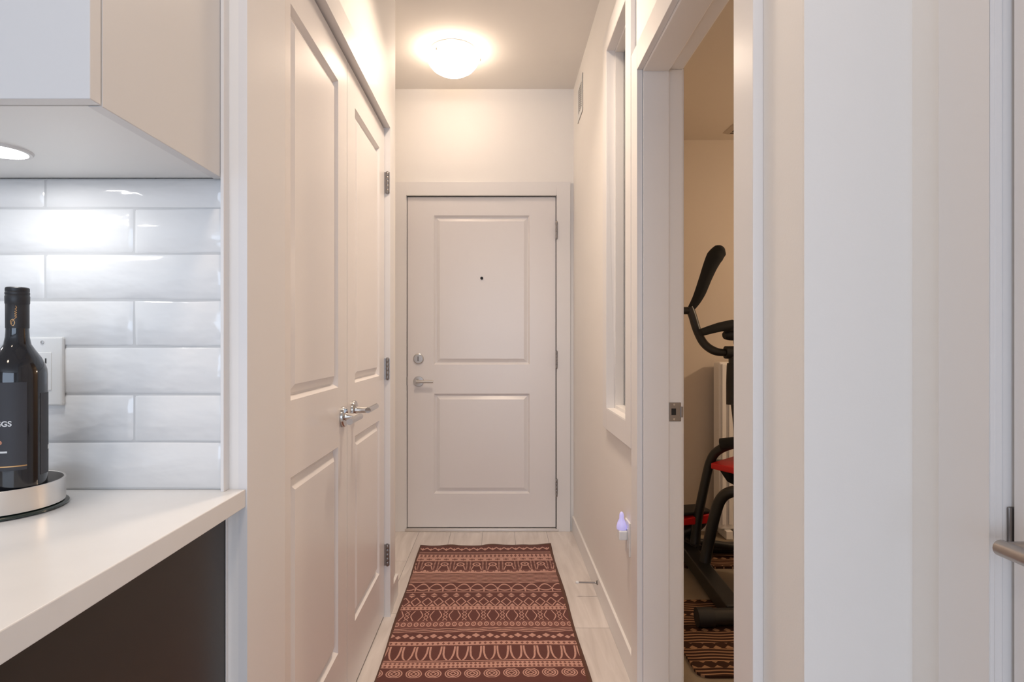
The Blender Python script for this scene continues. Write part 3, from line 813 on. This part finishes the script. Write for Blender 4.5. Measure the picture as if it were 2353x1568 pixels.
# pedal bars
b1 = tb('pedal_arm', [Q(1597, 1250, 3.02), Q(1602, 1200, 3.02), Q(1618, 1120, 3.0), Q(1632, 1062, 2.98), Q(1650, 1036, 2.95), Q(1690, 1020, 2.9), Q(1740, 1014, 2.85)], [.026, .024, .023, .023, .022, .022, .022])
tb('pad', [Q(1656, 1021, 2.93), Q(1700, 1017, 2.88)], [.029, .029], 'grip', b1, sm=False)
tb('pedal_arm', [Q(1617, 1310, 2.82), Q(1627, 1255, 2.82), Q(1640, 1195, 2.80), Q(1655, 1150, 2.78), Q(1680, 1131, 2.75), Q(1730, 1128, 2.72)], [.027, .026, .026, .026, .026, .026])
# red pedals
def pedal(c, L, W, rot, name='pedal'):
    bm = bmesh.new()
    for (z0, z1, s) in ((0, .035, 1),):
        pr = [(-.5, 0), (.5, 0), (.56, .035), (.5, .05), (-.46, .03), (-.5, .03)]
        A = [bm.verts.new((x*L, -W/2, z)) for x, z in pr]; B = [bm.verts.new((x*L, W/2, z)) for x, z in pr]
        bm.faces.new(A); bm.faces.new(B[::-1])
        for k in range(len(pr)): bm.faces.new((A[k], A[(k+1) % len(pr)], B[(k+1) % len(pr)], B[k]))
    return obj(name, bm, 'red', el, .006, loc=c, rotz=rot, seg=3)
pl_ = pedal(Q(1578, 1196, 3.08), .20, .16, .3)
pl_['label'] = 'red foot pedal'
pl_.rotation_euler = (0, 0, .25)
bxo('tread', 'black', pl_, (-.12, .11, -.07, .07, .046, .062), bevel=.006)
tb('pedal_link', [Q(1560, 1225, 3.1), Q(1590, 1215, 3.08), Q(1612, 1200, 3.06), Q(1620, 1176, 3.05)], [.03, .032, .026, .018])
tb('crank_rod', [Q(1568, 1225, 3.12), Q(1600, 1262, 3.02), Q(1614, 1300, 2.95)], [.02, .028, .03])
p2 = pedal(Q(1690, 1080, 2.9), .18, .15, .5); p2['label'] = 'red foot pedal'
bm = bmesh.new()
A = [Q(1640, 1060, 2.98), Q(1700, 1062, 2.98), Q(1700, 1122, 2.98), Q(1672, 1108, 2.98)]
va = [bm.verts.new(p_) for p_ in A]; vb = [bm.verts.new(p_+Vector((.01, .05, 0))) for p_ in A]
bm.faces.new(va); bm.faces.new(vb[::-1])
for k in range(4): bm.faces.new((va[k], va[(k+1) % 4], vb[(k+1) % 4], vb[k]))
obj('pedal_tray', bm, 'frame_black', el, .004)
# lower details
tb('base_cover', [Q(1575, 1240, 3.12), Q(1590, 1258, 3.05), Q(1608, 1268, 2.98)], [.045, .04, .03], 'black')
tb('cross_tube', [Q(1600, 1246, 3.15), Q(1650, 1252, 3.14), Q(1720, 1262, 3.12)], [.02, .02, .02])
# mast and handles
tb('mast', [Q(1722, 1210, 2.9), Q(1706, 1000, 2.95), Q(1694, 900, 2.97), Q(1690, 800, 2.98)], [.045, .04, .036, .034])
tb('mast_cover', [Q(1691, 930, 2.96), Q(1690, 880, 2.965), Q(1690, 835, 2.97)], [.046, .044, .040], 'black')
tb('clamp', [Q(1666, 810, 2.98), Q(1700, 811, 2.98)], [.032, .034], 'black', sm=False)
am = tb('moving_arm', [Q(1584, 706, 3.0), Q(1592, 728, 3.0), Q(1602, 760, 3.0), Q(1618, 790, 3.0), Q(1642, 807, 2.99), Q(1670, 811, 2.98), Q(1700, 811, 2.98)], [.022, .021, .021, .021, .021, .018, .018])
tb('grip', [Q(1586, 712, 3.0), Q(1598, 694, 3.0), Q(1609, 672, 3.0), Q(1621, 640, 3.0), Q(1632, 612, 3.0), Q(1643, 590, 3.0), Q(1655, 576, 3.0), Q(1662, 570, 3.0)], [.016, .023, .028, .031, .036, .042, .036, .012], 'grip', am)
tb('arm_bolt', [Q(1566, 714, 3.0), Q(1582, 714, 3.0)], .019, 'frame_black', am, sm=False)
fx = tb('fixed_handlebar', [Q(1694, 790, 2.98), Q(1688, 760, 2.95), Q(1655, 754, 2.93), Q(1612, 766, 2.9)], [.018, .018, .018, .014])
tb('grip', [Q(1684, 746, 2.94), Q(1650, 753, 2.92), Q(1609, 765, 2.9)], [.025, .0235, .018], 'grip', fx)
tb('console', [Q(1664, 772, 2.96), Q(1690, 765, 2.97), Q(1740, 745, 2.98)], [.018, .04, .05], 'black')
tb('grip', [Q(1760, 720, 3.0), Q(1790, 650, 3.0), Q(1810, 590, 3.0)], [.024, .03, .035], 'grip', tb('moving_arm', [Q(1700, 811, 2.98), Q(1750, 800, 2.99), Q(1765, 715, 3.0)], [.02, .02, .02]))

# ------------------------------------------------------------------ lights
def area(name, loc, rot, sx, sy, e, col, shape='RECTANGLE', spread=PI):
    ld = bpy.data.lights.new(name, 'AREA'); ld.shape = shape; ld.size = sx; ld.size_y = sy; ld.energy = e; ld.color = col; ld.spread = spread
    o = bpy.data.objects.new(name, ld); COL.objects.link(o); o.location = loc; o.rotation_euler = rot
    return o
# daylight entering through the rear window
area('window_daylight', (0, -5.85, 1.4), (PI/2, 0, 0), 5.2, 2.2, 130, (.63, .78, 1))
# unseen warm fill lights added under the hall, kitchen and living ceiling
for x, y, e in ((0.0, 2.1, 11), (-.1, .4, 5.5), (-1.0, -.7, 4), (1.9, -2.4, 2), (-1.9, -3.4, 3)):
    area('ceiling_fill', (x, y, HZ-.02), (0, 0, 0), .26, .26, e, (1, .80, .62), 'DISK', math.radians(125))
# bedroom lamp
pl = bpy.data.lights.new('bedroom_lamp', 'POINT'); pl.energy = 34; pl.color = (1, .74, .50); pl.shadow_soft_size = .08
po = bpy.data.objects.new('bedroom_lamp', pl); COL.objects.link(po); po.location = (2.5, 2.6, 1.75)

wd = bpy.data.worlds.new('world'); S.world = wd; wd.use_nodes = True
bg = wd.node_tree.nodes['Background']; bg.inputs[0].default_value = (.72, .84, 1, 1); bg.inputs[1].default_value = 1.0

# ------------------------------------------------------------------ camera
cd = bpy.data.cameras.new('camera'); cam = bpy.data.objects.new('camera', cd); COL.objects.link(cam)
cam.location = (0, 0, CAMZ); cam.rotation_euler = (PI/2, 0, 0)
cd.sensor_width = 36; cd.lens = F/2353*36
cd.shift_x = (1176.5-VX)/2353; cd.shift_y = (VY-784)/2353
cd.clip_start = .02
S.camera = cam
S.view_settings.view_transform = 'Standard'; S.view_settings.look = 'None'
S.view_settings.exposure = 0; S.view_settings.gamma = 1; S.view_settings.use_curve_mapping = False
